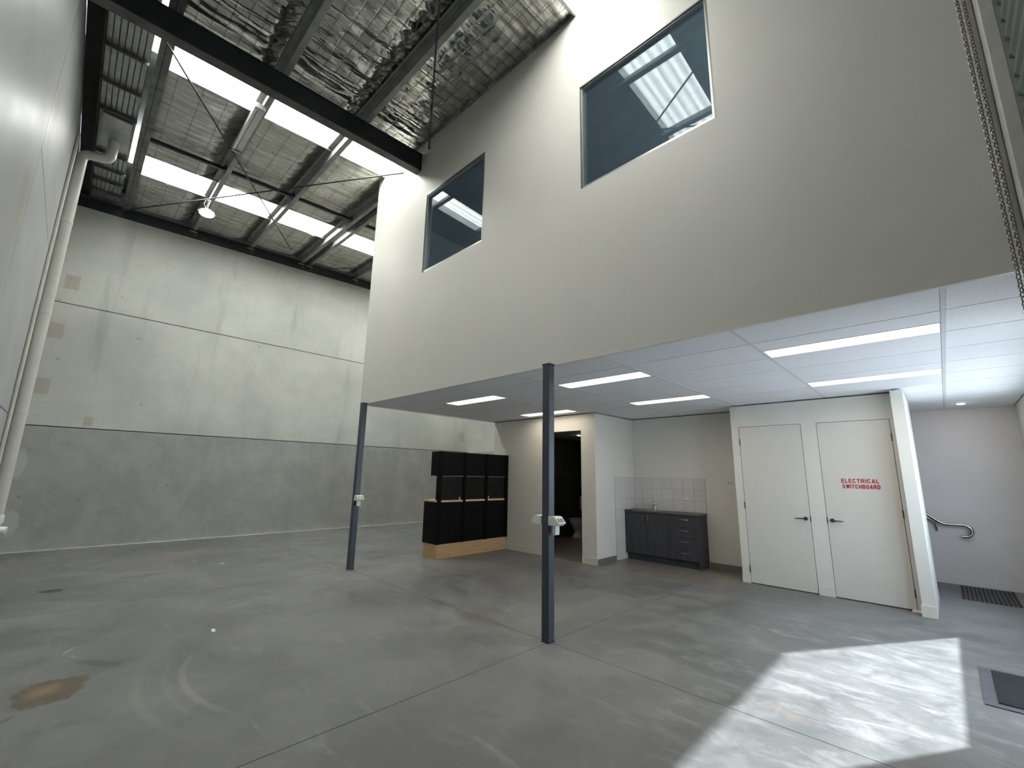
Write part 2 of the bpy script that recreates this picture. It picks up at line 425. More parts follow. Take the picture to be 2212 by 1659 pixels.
# ---- far wall, three rows of precast panels
wf = st('wall_far', B(XL - .2, XB + .3, YC + .04, YC + .16, -.2, 7.5), 'void')
zj = [0, 2.234, 4.634, 7.06]
for k in range(3):
    B(XL, XB, YC, YC + .05, zj[k] + (.009 if k else 0), zj[k + 1] - .009).build('panel', 'wall_conc', wf)
B(XL + .02, XB - .05, YC - .002, YC + .001, 1.098, 1.104).build('cast_line', 'grout', wf)
# ---- left wall
wl_ = st('wall_left', B(XL - .16, XL - .04, YF, YC + .1, -.2, 7.4), 'void')
zl = [0, 2.2, 4.64, 7.12]; jl = 6.05
for k in range(3):
    B(XL - .05, XL, YF, jl - .006, zl[k] + (.008 if k else 0) if k != 2 else 4.62, zl[k + 1] - .008 if k != 1 else 4.62).build('panel', 'left', wl_)
    B(XL - .05, XL, jl + .006, YC, zl[k] + (.008 if k else 0), zl[k + 1] - .008).build('panel', 'left', wl_)
# ---- back wall
wb = st('wall_back', B(XB + .05, XB + .2, YF, YC, -.2, 7.7), 'void')
B(XB, XB + .06, YE - .06, YC, 0, 7.4).build('panel', 'wall_conc', wb)
B(XB, XB + .06, YF, YE - .07, 0, 7.4).build('panel', 'stair', wb)
st('baseboard_stair', B(XB - .014, XB, YF, 2.2, 0, .10), 'stair')
# ---- mezzanine front wall with two window openings
W = [(4.03, 5.445, 4.58, 5.945), (1.02, 2.425, 4.56, 5.86)]
T = .13
mz = MB()
z0, z1 = ZS, 7.12
def wallx(mb, x0, x1, y0, y1, za, zb, holes):
    ysx = sorted({y0, y1, *[h[0] for h in holes], *[h[1] for h in holes]})
    for a, b in zip(ysx[:-1], ysx[1:]):
        hs = [h for h in holes if h[0] <= a and h[1] >= b]
        cur = za
        for h in sorted(hs, key=lambda q: q[2]):
            if h[2] > cur: mb.box(x0, x1, a, b, cur, h[2])
            cur = h[3]
        if cur < zb: mb.box(x0, x1, a, b, cur, zb)
    return mb
wm = st('wall_mezzanine', wallx(mz, XM, XM + T, YF + .01, YE, z0, z1, W), 'mezz')
st('wall_mezzanine_end', B(XM + T, XB, YE - .12, YE, ZS, 7.15), 'mezz')
st('trim_1', MB().box(XM - .003, XM + .03, YF + .02, YE + .002, ZS - .016, ZS - .0005).box(XM + .03, XB, YE - .03, YE + .002, ZS - .016, ZS - .0005), 'skirt')
for i, (a, b, c, d) in enumerate(W):
    wo = sempty('window_%d' % (i + 1), (XM, (a + b) / 2, c))
    f = .03; xi = XM + .035
    fr = MB().box(XM + .012, XM + .085, a, a + f, c, d).box(XM + .012, XM + .085, b - f, b, c, d).box(XM + .012, XM + .085, a + f, b - f, c, c + f).box(XM + .012, XM + .085, a + f, b - f, d - f, d)
    fr.build('window_frame', 'alu', wo)
    rv = MB().box(XM - .001, XM + .012, a + .0, a + .012, c, d).box(XM - .001, XM + .012, b - .014, b, c, d).box(XM - .001, XM + .012, a, b, d - .016, d)
    rv.build('reveal_bead', 'alu_dk', wo)
    B(XM + .05, XM + .056, a + f, b - f, c + f, d - f).build('pane', 'glassm', wo)
# office volume behind the windows
st('floor_mezzanine', B(XM + T, XB, YF, YE - .12, 2.86, 2.98), 'office')
st('ceiling_mezzanine', B(XM + T, XB, YF, YE - .12, 6.45, 6.5), 'office')
st('wall_office', B(7.6, 7.7, YF, YE - .12, 2.98, 6.45), 'office')
# ---- rooms under the mezzanine
# toilet box
dy0, dy1, dz = 4.755, 5.60, 2.35
wt = st('wall_toilet', wallx(MB(), XT, XT + .1, YT, YE - .02, 0, ZS - .02, [(dy0, dy1, 0, dz)]), 'cream')
wt2 = st('wall_toilet_side', B(XT + .1, XK + .1, YT, YT + .1, 0, ZS - .02), 'cream')
st('wall_toilet_end', B(XT + .1, XB, YE - .13, YE - .02, 0, ZS - .02), 'cream')
# kitchenette back wall
wk = st('wall_kitchenette', B(XK, XK + .1, 2.35, YT, 0, ZS - .02), 'cream')
# cupboard (door) wall
D1 = (1.41, 2.235, 0.012, 2.312); D2 = (.428, 1.213, .012, 2.312)
wd = st('wall_cupboard', wallx(MB(), XD, XD + .09, .37, 2.35, 0, ZS - .02, [(D1[0] - .006, D1[1] + .006, 0, D1[3] + .006), (D2[0] - .006, D2[1] + .006, 0, D2[3] + .006)]), 'cream')
st('wall_cupboard_side', B(XD + .09, XK, 2.25, 2.35, 0, ZS - .02), 'cream')
st('wall_cupboard_back', B(8.42, 8.5, .37, 2.25, 0, ZS - .02), 'void')
st('wall_stub', B(7.202, 8.50, .25, .37, 0, ZS - .02), 'cream')
# skirtings
st('baseboard_toilet', MB().box(XT - .012, XT, dy1 + .0, YE - .02, 0, .12).box(XT - .012, XT, YT - .012, dy0, 0, .12), 'skirt')
st('baseboard_kitchenette_side', B(XT, 7.32, YT - .012, YT, .009, .10), 'ftile')
st('baseboard_kitchenette', B(XK - .012, XK, 2.36, 3.05, .009, .10), 'ftile')
st('baseboard_cupboard', MB().box(XD - .012, XD, 2.245, 2.352, 0, .12).box(XD - .012, XD, 1.22, 1.40, 0, .12), 'skirt')
st('baseboard_stub', MB().box(7.19, 7.202, .25, .37, 0, .125).box(7.19, 7.40, .37, .382, 0, .125), 'skirt')
# wall tiles round the bench (each its own piece, on a grout bed)
B(XK - .003, XK, 3.05, YT, .86, 1.503).build('grout_bed', 'grout', wk)
for r in range(3):
    for c in range(7):
        y1 = YT - .045 - c * .2 if c else YT
        ya = YT - .19 - c * .2 if c else YT - .188
        yb = YT - .19 - (c - 1) * .2 if c else YT - .010
        if c == 6: ya = 3.052
        B(XK - .010, XK - .002, ya + .002, yb - .002, .902 + r * .2 + .002, .902 + (r + 1) * .2 - .002).build('tile', 'ktile', wk, origin=(XK, ya, .9 + r * .2))
B(7.32, XK - .010, YT - .003, YT, .01, 1.503).build('grout_bed', 'grout', wt2)
for r in range(8):
    zb = 1.502 - r * .2; za = max(zb - .2, .012)
    for c in range(4):
        x0 = 7.322 + c * .2; x1 = min(x0 + .2, XK - .011)
        if r >= 3 and c >= 2: continue
        if x1 - x0 < .03: continue
        B(x0 + .0015, x1 - .0015, YT - .010, YT - .002, za + .0015, zb - .0015).build('tile', 'ktile', wt2, origin=(x0, YT, za))

def arc(cx, cy, rx, ry, a0, a1, n=8):
    return [(cx + rx * math.cos(math.radians(a0 + (a1 - a0) * i / n)), cy + ry * math.sin(math.radians(a0 + (a1 - a0) * i / n))) for i in range(n + 1)]
GLYW = {'I': .24, 'W': 1.05, 'E': .70, 'L': .66, 'T': .74}
GLY = {'E': [[(1, 1), (0, 1), (0, 0), (1, 0)], [(0, .52), (.9, .52)]], 'L': [[(0, 1), (0, 0), (1, 0)]], 'T': [[(0, 1), (1, 1)], [(.5, 1), (.5, 0)]], 'I': [[(.5, 0), (.5, 1)]],
       'C': [arc(.5, .5, .5, .5, 45, 315, 14)], 'O': [arc(.5, .5, .5, .5, 0, 360, 18)], 'H': [[(0, 0), (0, 1)], [(1, 0), (1, 1)], [(0, .5), (1, .5)]],
       'R': [[(0, 0), (0, 1), (.6, 1)] + arc(.6, .76, .35, .24, 90, -90, 6) + [(0, .52)], [(.55, .5), (1, 0)]], 'A': [[(0, 0), (.5, 1), (1, 0)], [(.2, .3), (.8, .3)]],
       'D': [[(0, 0), (0, 1), (.45, 1)] + arc(.45, .5, .55, .5, 90, -90, 10) + [(0, 0)]], 'B': [[(0, 0), (0, 1), (.55, 1)] + arc(.55, .76, .33, .24, 90, -90, 6) + [(0, .52)], [(.55, .52)] + arc(.6, .26, .4, .26, 90, -90, 6) + [(0, 0)]],
       'S': [arc(.5, .755, .46, .245, 25, 270, 9) + arc(.5, .25, .5, .26, 90, -155, 9)], 'W': [[(0, 1), (.25, 0), (.5, .95), (.75, 0), (1, 1)]]}
# ---- doors in the cupboard wall
def handle(parent, y, z, dirn):
    h = MB().lathe([(.026, 0), (.026, .006), (.022, .010)], (0, 0, 0), 18)
    h2 = MB()
    vs = [(XD - .002 - v[2], y + v[0], z + v[1]) for v in h.v]; h2.add(vs, h.f)
    h2.tube([(XD - .008, y, z), (XD - .045, y, z)], .010, 10)
    h2.tube([(XD - .045, y, z), (XD - .048, y + dirn * .05, z - .001), (XD - .046, y + dirn * .125, z - .004)], [.010, .009, .006], 10)
    h2.build('handle', 'gunmetal', parent, smooth=True, label='dark metal lever handle')
for i, (d, hy, hd, hinge) in enumerate(((D1, 1.463, 1, D1[1]), (D2, 1.157, -1, D2[0]))):
    do = B(XD + .001, XD + .038, *d).build('door_%d' % (i + 1), 'door', None, origin=(XD, (d[0] + d[1]) / 2, 0)); do['kind'] = 'structure'
    handle(do, hy, .985, hd)
    sg = 1 if i == 0 else -1
    for z in (.20, 1.12, 2.08):
        MB().tube([(XD - .004, hinge + sg * .003, z - .05), (XD - .004, hinge + sg * .003, z + .05)], .007, 8).build('hinge', 'gunmetal', do)
    st_y = d[0] - .004 if i == 0 else d[1] + .004
    B(XD - .002, XD + .004, st_y - .006, st_y + .006, .95, 1.02).build('strike_plate', 'gunmetal', do)
    B(XD + .001, XD + .03, d[0], d[1], .003, .0115).build('door_gap_strip', 'void', do)  # dark strip filling the gap under the door
    if i == 1:
        for txt, yl, yr, zb, h in (('ELECTRICAL', 1.008, .612, 1.488, .056), ('SWITCHBOARD', 1.002, .607, 1.416, .054)):
            kk = 0; lm = MB(); off = WL[do.name]; cw = 1.0 / len(txt); sw = .19
            wdt = [GLYW.get(ch, .80) for ch in txt]; tot = sum(wdt) + .16 * (len(txt) - 1); cx = 0; asp = abs(yr - yl) / h / tot
            for ch, gw in zip(txt, wdt):
                for line in GLY[ch]:
                    P_ = [Vector(((cx + sw / 2 / asp + u * (gw - sw / asp)) * asp, sw / 2 + v_ * (1 - sw))) for u, v_ in line]
                    for p0_, p1_ in zip(P_[:-1], P_[1:]):
                        d_ = (p1_ - p0_); n_v = Vector((-d_.y, d_.x)).normalized() * sw / 2; e_ = d_.normalized() * sw * .42
                        qd = [p0_ - e_ - n_v, p1_ + e_ - n_v, p1_ + e_ + n_v, p0_ - e_ + n_v]
                        kk += 1
                        def tw(p, dx): return (XD + .001 - dx - kk * .00002, yl - p.x * h, zb + min(1, max(0, p.y)) * h)
                        lm.add([tw(p, .0008) for p in qd], [(3, 2, 1, 0)])
                cx += gw + .16
            me = bpy.data.meshes.new('lettering'); me.from_pydata([tuple(Vector(v) - off) for v in lm.v], [], lm.f)
            me.materials.append(M['red'])
            lo = bpy.data.objects.new('lettering', me); COL.objects.link(lo); lo.parent = do; lo['label'] = 'red capital letters ' + txt

# ---- toilet room
wr = sempty('wall_toilet_room')
MB().box(XT + .11, XB - .003, YE - .133, YE - .1305, .009, 2.44).box(XB - .0025, XB - .001, YT + .1, YE - .135, .009, 2.44).build('grout_bed', 'steel_grey', wr)
for (a, b) in ((XT + .1, XB - .02),):
    n = 8
    for i in range(n):
        for k in range(5):
            x0 = a + (b - a) * i / n; x1 = a + (b - a) * (i + 1) / n
            B(x0 + .002, x1 - .002, YE - .145, YE - .131, k * .52 + .012, (k + 1) * .52 + .006).build('tile', 'dtile', wr, origin=(x0, YE - .14, k * .52))
for i in range(5):
    for k in range(5):
        y0 = YT + .1 + i * .49; y1 = y0 + .49
        B(XB - .018, XB - .003, y0 + .002, min(y1, YE - .147) - .002, k * .52 + .012, (k + 1) * .52 + .006).build('tile', 'dtile', wr, origin=(XB - .01, y0, k * .52))
st('floor_toilet', B(XT + .002, XB - .02, YT + .1, YE - .146, .0005, .008), 'ftile')
st('ceiling_toilet', B(XT + .1, XB - .02, YT + .1, YE - .146, 2.45, 2.47), 'cream')

# ---- suspended ceiling
ce = st('ceiling', B(XM + .14, XB, YF, YE - .13, ZS + .06, ZS + .10), 'void')
gx = [XM + .03, 4.035, 4.64, 5.25, 5.86, 6.465, 7.07, 7.67, 8.27, 8.87, 9.47, XB]
gy = [YF, -.13, 1.068, 2.267, 3.465, 4.664, 5.862, YE - .03]
lights = []
def ctile(x0, x1, y0, y1):
    B(x0 + .005, x1 - .005, y0 + .014, y1 - .014, ZS - .001, ZS + .013).build('tile', 'tile_c', ce, origin=(x0, y0, ZS))
for i in range(len(gx) - 1):
    for j in range(len(gy) - 1):
        lit = (i in (1, 4)) and j in (1, 3, 5)
        if lit:
            xm = gx[i + 1] - .29
            ctile(gx[i], xm, gy[j], gy[j + 1]); lights.append((xm, gx[i + 1], gy[j], gy[j + 1]))
        else: ctile(gx[i], gx[i + 1], gy[j], gy[j + 1])
for y in gy[1:-1]:
    B(gx[0], XB, y - .0125, y + .0125, ZS - .004, ZS + .002).build('grid_bar', 'tbar', ce)
for x in gx[1:-1]:  # dark strips over the tile gaps, the gap's shade put into their colour
    B(x - .005, x + .005, YF, YE - .03, ZS + .004, ZS + .02).build('grid_bar', 'steel_dark', ce)

# ---- front wall with entry door and shop window (out of frame, they let the sun in)
DX = (4.38, 5.29); WX = (5.53, 8.27)
fwm = MB()
for a, b, hs in ((3.34, DX[0], []), (DX[0], DX[1], [(0, 2.35), (3.8, 5.5)]), (DX[1], WX[0], []), (WX[0], WX[1], [(1.05, 2.35), (3.8, 5.5)]), (WX[1], XB + .2, [])):  # the upper openings are added to let daylight into the office
    cur = -.3
    for h in hs:
        if h[0] > 0: fwm.box(a, b, YF - .1, YF, cur, h[0])
        cur = h[1]
    fwm.box(a, b, YF - .1, YF, cur, 7.4)
st('wall_front', fwm, 'cream')
st('wall_front_loading', B(XL - .2, 3.34, -1.25, -1.12, -.3, 7.4), 'mezz')
st('baseboard_front', B(WX[1], XB, YF, YF + .012, 0, .1), 'skirt')
w3 = sempty('window_3', (6.9, YF, 1.05))
MB().box(WX[0], WX[1], YF - .08, YF - .02, 1.05, 1.075).box(WX[0], WX[1], YF - .08, YF - .02, 2.325, 2.35).box(WX[0], WX[0] + .025, YF - .08, YF - .02, 1.075, 2.325).box(WX[1] - .025, WX[1], YF - .08, YF - .02, 1.075, 2.325).build('window_frame', 'alu', w3)
B(WX[0] + .025, WX[1] - .025, YF - .053, YF - .047, 1.075, 2.325).build('pane', 'glassc', w3)
for k_, (a, b) in enumerate((DX, WX)):  # unseen upper windows, added to brighten the office behind its glass
    added_win = sempty('window_%d' % (7 + k_), ((a + b) / 2, YF, 3.8))
    MB().box(a, b, YF - .08, YF - .02, 3.8, 3.84).box(a, b, YF - .08, YF - .02, 5.46, 5.5).box(a, a + .04, YF - .08, YF - .02, 3.84, 5.46).box(b - .04, b, YF - .08, YF - .02, 3.84, 5.46).build('window_frame', 'alu', added_win)
    B(a + .04, b - .04, YF - .053, YF - .047, 3.84, 5.46).build('pane', 'glassc', added_win)
d3 = sempty('door_3', (4.83, YF, 0))
MB().box(DX[0], DX[1], YF - .08, YF - .02, 2.30, 2.35).box(DX[0], DX[1], YF - .08, YF - .02, .0, .06).box(DX[0], DX[0] + .04, YF - .08, YF - .02, .06, 2.30).box(DX[1] - .04, DX[1], YF - .08, YF - .02, .06, 2.30).build('door_frame', 'alu', d3)
B(DX[0] + .04, DX[1] - .04, YF - .053, YF - .047, .06, 2.30).build('pane', 'glassc', d3)

# ================================================================ ROOF
# sheeting above, between the rooflights
ry = [-1.2] + [v for s in SK for v in s] + [YC + .2]
rf = sempty('roof')
for k in range(0, len(ry), 2):
    a, b = ry[k], ry[k + 1]
    q = [(x, y, zf(x, y) + dz_) for dz_ in (.26, .29) for (x, y) in ((-.75, a), (XB + .2, a), (XB + .2, b), (-.75, b))]
    MB().hexa(q).build('roof_sheet', 'gutter', rf)
# insulation blanket
def sag(x, y):
    d = min([p - x for p in PUR if p >= x] + [9]); e = min([x - p for p in PUR + [.1] if p <= x] + [9])
    return -.03 * min(1, d / .3, e / .3)
def foilz(x, y):
    d = min([p - x for p in PUR if p >= x] + [9])
    b = min(abs(x - p) for p in PUR)
    near = y < 6.3
    f = noise.noise((x * .7 + y * .3, y * 9, 0)) * .030 + noise.noise((x * 1.6 + 9, y * 17, 3)) * .016
    if near: f += abs(noise.noise((x * 3.1, y * 4.3, 7))) * .022 + noise.noise((x * 8, y * 8, 1)) * .006
    wd = .25 + .12 * noise.noise((7, y * 11, 4))
    tk = max(0, 1 - d / wd)
    f += tk ** .8 * .19 + tk * noise.noise((x * 7, y * 26, 2)) * .06
    lap = max(0, 1 - abs(y - 8.55 - .03 * noise.noise((x * 2, 0, 5))) / .07) + (max(0, 1 - abs(y - 4.9 - .12 * noise.noise((x * 1.5, 0, 5))) / .30) if near else 0)
    f += lap * (.03 + .035 * noise.noise((x * 5, y * 18, 6)))
    return min(zf(x, y) + sag(x, y) + f, zf(x, y) + .22)
def foil_strip(y0, y1, x0, x1, dx=.045, dyy=.028):
    nxx = int((x1 - x0) / dx) + 1; nyy = int((y1 - y0) / dyy) + 1
    vs = []; fs = []
    for j in range(nyy + 1):
        y = y0 + (y1 - y0) * j / nyy
        for i in range(nxx + 1):
            x = x0 + (x1 - x0) * i / nxx
            vs.append((x, y, foilz(x, y)))
    for j in range(nyy):
        for i in range(nxx):
            a = j * (nxx + 1) + i; fs.append((a, a + nxx + 1, a + nxx + 2, a + 1))
    return MB().add(vs, fs)
for k in range(0, len(ry), 2):
    a, b = ry[k], min(ry[k + 1], YC)
    a = max(a, YF)
    x1 = XM + .1 if b < 6.5 else 9.8
    foil_strip(a, b, .17, x1).build('insulation_foil', 'foil_near' if b < 6.5 else 'foil', rf, smooth=True)
# safety mesh wires under the blanket
mw = MB()
for k in range(0, len(ry), 2):
    a, b = max(ry[k], YF), min(ry[k + 1], YC)
    x1 = XM if b < 6.5 else 8.5
    y = a + .02
    while y < b:
        pts = []
        for p, q in zip([.17] + [p for p in PUR if p < x1], [p for p in PUR if p < x1] + [x1]):
            if q - p < .05: continue
            if q - p < .3: pts.append((p, q)); continue
            q2 = q - (.09 if q in PUR else 0); m_ = (p + q) / 2; pts += [(p, m_), (m_, q2)]
        for p, q in pts:
            mw.bar((p, y, zf(p, y) + sag(p, y) - .016), (q, y, zf(q, y) + sag(q, y) - .016), .0026, .0026)
        y += .15 if b < 6.5 else .75
    x = .30
    while x < x1:
        mw.bar((x, a, zf(x, a) + sag(x, a) - .018), (x, b, zf(x, b) + sag(x, b) - .018), .003, .003)
        x += .15 if b < 6.5 else .30
o = mw.build('safety_mesh', 'wire', rf); o['kind'] = 'stuff'
# rooflights: translucent corrugated sheets, their daylight given off as emission
for n_, (a, b) in enumerate(SK):
    so_ = sempty('window_%d' % (4 + n_), (0, (a + b) / 2, zf(0, a)))
    m = MB(); N = int((b - a) / .0127)
    x0, x1 = -.03, XB - .1
    vs = []
    for i in range(N + 1):
        y = a + (b - a) * i / N; h = .012 * math.sin(2 * math.pi * y / .076)
        for x in (x0, x1): vs.append((x, y, zf(x, y) + .13 + h))
    m.add(vs, [(2 * i, 2 * i + 2, 2 * i + 3, 2 * i + 1) for i in range(N)])
    m.build('translucent_sheet', 'sky', so_, smooth=True)
    e = MB()
    for yy in (a, b):
        e.hexa([(x, yv, zf(x, yv) + dz_) for dz_ in (-.03, .25) for (x, yv) in ((.17, yy - .012), (XB - .1, yy - .012), (XB - .1, yy + .012), (.17, yy + .012))])
    e.build('edge_flashing', 'gutter', so_)  # made deep to hold grazing light off the wall top

# steelwork -------------------------------------------------------
def zsec(x, y0, y1, mat, name, label, group, flip=1):
    # cold formed Z purlin between y0 and y1
    m = MB(); hw = .078; t = .004; H = .15
    def q(xa, xb, za, zb):
        m.hexa([(X, Y, zp(X, Y) + Z) for Z in (za, zb) for (X, Y) in ((xa, y0), (xb, y0), (xb, y1), (xa, y1))])
    q(x, x + t, 0, H); q(x, x + hw * flip, 0, t) if flip > 0 else q(x + hw * flip, x, 0, t)
    if flip > 0: q(x - hw, x, H - t, H)
    else: q(x, x + hw, H - t, H)
    q(x + hw * flip - t * flip, x + hw * flip, t, .02) if flip > 0 else q(x + hw * flip, x + hw * flip + t, t, .02)
    return tag(m.build(name, mat, origin=(x, y0, zp(x, y0))), label, 'purlin', group)
names = ['long grey roof purlin carrying the light batten and the lit lamp', 'long grey roof purlin between the lamp purlin and the close pair',
         'left purlin of the close pair beside the mezzanine corner', 'right purlin of the close pair beside the mezzanine corner',
         'short visible grey purlin right of the close pair', 'purlin fully behind the mezzanine, first past the visible ones', 'purlin over the middle of the back aisle', 'purlin nearest the back wall']
for x, nm in zip(PUR, names):
    zsec(x, YF if x < XM - .1 else YE + .02, YC - .08, 'galv_dull', 'purlin', nm, 'roof purlins')
# eaves beam (left)
q = []
eb = MB()
def slab2(m, xa, xb, y0, y1, za, zb):
    m.hexa([(X, Y, zp(X, Y) + Z) for Z in (za, zb) for (X, Y) in ((xa, y0), (xb, y0), (xb, y1), (xa, y1))])
slab2(eb, .045, .055, YF, YC - .05, .0, .19); slab2(eb, .055, .185, YF, YC - .05, 0, .010); slab2(eb, .055, .175, YF, YC - .05, .18, .19)
eo = thing('eaves_beam', 'long grey channel beam along the gutter above the left wall', 'beam', (.1, 0, zp(.1, 0)))
eb.build('channel', 'beam_grey', eo)
e2 = MB(); slab2(e2, .172, .186, YF, YC - .05, .010, .035); e2.build('lip', 'galv_dull', eo)
e3 = MB(); slab2(e3, .105, .112, YF, YC - .05, -.004, -.0005); e3.build('lap_seam', 'gdark', eo)
# box gutter underside: ribbed sheet, straps, dark flashings
gt = thing('box_gutter', 'ribbed grey box gutter seen from below, high beside the left wall', 'gutter', (-.23, 5, 6.9))
def zg(y): return 6.80 + .026 * (y - 5.7)
m = MB(); pitch_ = .062
for i in range(7):
    xa = -.445 + i * pitch_
    for (a_, b_, zz) in ((0, .040, 0.0),):
        m.hexa([(X, Y, zg(Y) + Z) for Z in (.02, .05) for (X, Y) in ((xa, YF), (xa + .051, YF), (xa + .051, YC - .13), (xa, YC - .13))])
    m.build('sheet_rib', 'gutter', gt); m = MB()
m = MB(); m.hexa([(X, Y, zg(Y) + Z) for Z in (.055, .075) for (X, Y) in ((-.46, YF), (-.015, YF), (-.015, YC - .13), (-.46, YC - .13))]); m.build('sheet_valley', 'galv_dull', gt)
for y in (-.2, .6, 1.4, 2.2, 3.0, 3.8, 4.6, 5.35, 6.1, 6.95, 7.72, 8.42, 9.75, 10.35, 10.85, 11.35):
    m = MB(); m.box(-.45, -.01, y - .03, y + .03, zg(y) - .02, zg(y) + .0).box(-.45, -.01, y - .03, y - .024, zg(y) - .05, zg(y) - .02); m.build('strap', 'beam_grey', gt)
MB().box(XL + .005, -.455, YF, YC - .12, 6.90, 6.92).box(-.462, -.452, YF, YC - .13, 6.74, 7.04).build('flashing', 'gdark', gt)
B(-.40, -.05, 8.50, 9.45, zg(9) - .055, zg(9) - .025).build('sump_plate', 'gutter', gt)
# roof rafter
rm = thing('roof_rafter', 'heavy charcoal steel rafter from the left wall to the mezzanine wall', 'beam', (1.5, 5.73, 6.5))
def rslab(m, y0, y1, za, zb, x0=XL + .01, x1=XM - .002):
    m.hexa([(X, Y, 6.50 + .0432 * (X - XM) + Z) for Z in (za, zb) for (X, Y) in ((x0, y0), (x1, y0), (x1, y1), (x0, y1))])
a1 = MB(); rslab(a1, 5.655, 5.800, 0, .012); a1.build('flange', 'rust', rm, label='grey bottom flange of the rafter')
a1 = MB(); rslab(a1, 5.655, 5.800, .312, .324); a1.build('flange', 'steel_dark', rm)
a1 = MB(); rslab(a1, 5.672, 5.682, .012, .312); a1.build('web', 'steel_dark', rm)
a1 = MB(); rslab(a1, 5.655, 5.80, .013, .311, XM - .016, XM - .003); a1.build('end_plate', 'steel_dark', rm)
# wall plate angle on the far wall
wp = thing('wall_plate_angle', 'dark steel angle fixed along the top of the far concrete wall', 'beam', (4, YC, 6.9))
m = MB()
m.hexa([(X, Y, 6.715 + .0432 * X + Z) for Z in (0, .20) for (X, Y) in ((XL + .01, YC - .014), (XB, YC - .014), (XB, YC - .002), (XL + .01, YC - .002))]); m.build('angle_leg', 'steel_dark', wp)
m = MB(); m.hexa([(X, Y, 6.715 + .0432 * X + Z) for Z in (.18, .195) for (X, Y) in ((XL + .01, YC - .12), (XB, YC - .12), (XB, YC - .014), (XL + .01, YC - .014))]); m.build('angle_leg', 'steel_dark', wp)
m = MB(); m.hexa([(X, Y, 6.915 + .0432 * X + Z) for Z in (0, .35) for (X, Y) in ((XL + .01, YC - .03), (XB, YC - .03), (XB, YC - .002), (XL + .01, YC - .002))]); m.build('closer_strip', 'galv_dull', wp)
for p in PUR[:6]:
    zc = 6.715 + .0432 * p
    B(p - .05, p + .1, YC - .07, YC - .02, zc + .135, zc + .16).build('cleat', 'galv_dull', wp)
    MB().tube([(p + .07, YC - .014, zc + .08), (p + .07, YC - .034, zc + .08)], .014, 8).build('bolt', 'galv', wp)
# purlin bridging
for (x0, x1) in [(.19, PUR[0]), (PUR[0] + .068, PUR[1]), (PUR[1] + .068, PUR[2]), (PUR[3] + .068, PUR[4])]:
    y = 8.75
    bo = thing('bridging_bar', 'x', 'bracing', ((x0 + x1) / 2, y, zp(x0, y)), 'bridging bars between the purlins')
    MB().hexa([(X, Y, zp(X, Y) + Z) for Z in (.03, .09) for (X, Y) in ((x0, y - .025), (x1 - .004, y - .025), (x1 - .004, y + .025), (x0, y + .025))]).build('channel', 'steel_dark', bo)
    MB().box(x1 - .035, x1 - .002, y - .06, y + .06, zp(x1, y) + .02, zp(x1, y) + .11).build('end_cleat', 'steel_dark', bo)
    bo['label'] = 'dark bridging bar between the %s' % {0: 'eaves beam and the purlin with the light batten', 1: 'batten purlin and the next one right', 2: 'purlins just left of the paired ones', 3: 'paired purlins and the next one right'}[[.19, PUR[0] + .068, PUR[1] + .068, PUR[3] + .068].index(x0)]
# bracing rods
def rod(a, b, lab):
    m = MB().tube([a, b], .012, 8); d = (Vector(b) - Vector(a)).normalized()
    o = thing('brace_rod', lab, 'brace', a, 'roof bracing rods')
    m.build('rod', 'steel_dark', o)
    pm = Vector(a) + d * .9
    MB().tube([pm - d * .06, pm + d * .06], .017, 8).build('turnbuckle', 'steel_dark', o)
rod((.06, 6.16, 6.69), (3.18, 10.98, 6.93), 'thin brace rod running from the rafter down to the far wall beam')
rod((.02, 11.62, 6.77), (3.47, 6.24, 6.77), 'thin steel brace rod running up to the mezzanine wall corner')
rod((3.46, 5.45, 6.80), (.2, .25, 6.50), 'thin brace rod crossing the near foil ceiling down to the mezzanine wall')
rod((.12, 5.1, 6.52), (3.42, -.38, 6.62), 'thin brace rod above the near bay, seen mirrored in the large office window')
rod((4.0, 11.75, 6.98), (7.8, 7.6, 7.10), 'thin steel brace rod in the bay behind the mezzanine corner')
# light batten and high bay lamp
yb0, yb1 = 6.50, 7.85
bt = thing('light_batten', 'unlit silver twin tube light batten under a roof purlin', 'light fitting', (1.23, 7.1, 6.7))
def bb(m, x0, x1, za, zb, a=yb0, b=yb1):
    m.hexa([(X, Y, zp(1.23, Y) + Z) for Z in (za, zb) for (X, Y) in ((x0, a), (x1, a), (x1, b), (x0, b))])
m = MB(); bb(m, 1.165, 1.305, -.035, -.002); m.build('body', 'galv', bt)
m = MB(); bb(m, 1.17, 1.212, -.07, -.036, yb0 + .05, yb1 - .05); m.build('tube', 'pvc_w', bt)
m = MB(); bb(m, 1.222, 1.302, -.062, -.036, yb0 + .05, yb1 - .05); m.build('reflector', 'alu', bt)
m = MB(); bb(m, 1.165, 1.305, -.085, -.036, yb0, yb0 + .04); m.build('end_cap', 'galv', bt); m = MB(); bb(m, 1.165, 1.305, -.085, -.036, yb1 - .04, yb1); m.build('end_cap', 'galv', bt)
hb = thing('high_bay_lamp', 'bright lit high bay lamp hanging from a roof purlin', 'lamp', (1.25, 9.95, 6.55))
MB().lathe([(.06, .09), (.09, .06), (.145, .03), (.15, 0), (.13, -.005)], (1.25, 9.95, 6.55), 8).build('housing', 'galv', hb)
MB().lathe([(.125, -.006), (.115, -.022), (.04, -.03)], (1.25, 9.95, 6.55), 16).build('lens', 'highbay', hb)
MB().tube([(1.25, 9.95, 6.63), (1.255, 9.95, 6.72), (1.28, 9.95, 6.86)], .006, 6).tube([(1.21, 9.95, 6.62), (1.27, 9.95, 6.84)], .004, 6).build('hanger', 'pvc_w', hb)
MB().tube([(1.27, 9.93, 6.86), (1.20, 9.93, 6.82), (1.18, 9.93, 6.72), (1.23, 9.94, 6.64)], .006, 6).build('cable', 'pvc_w', hb)

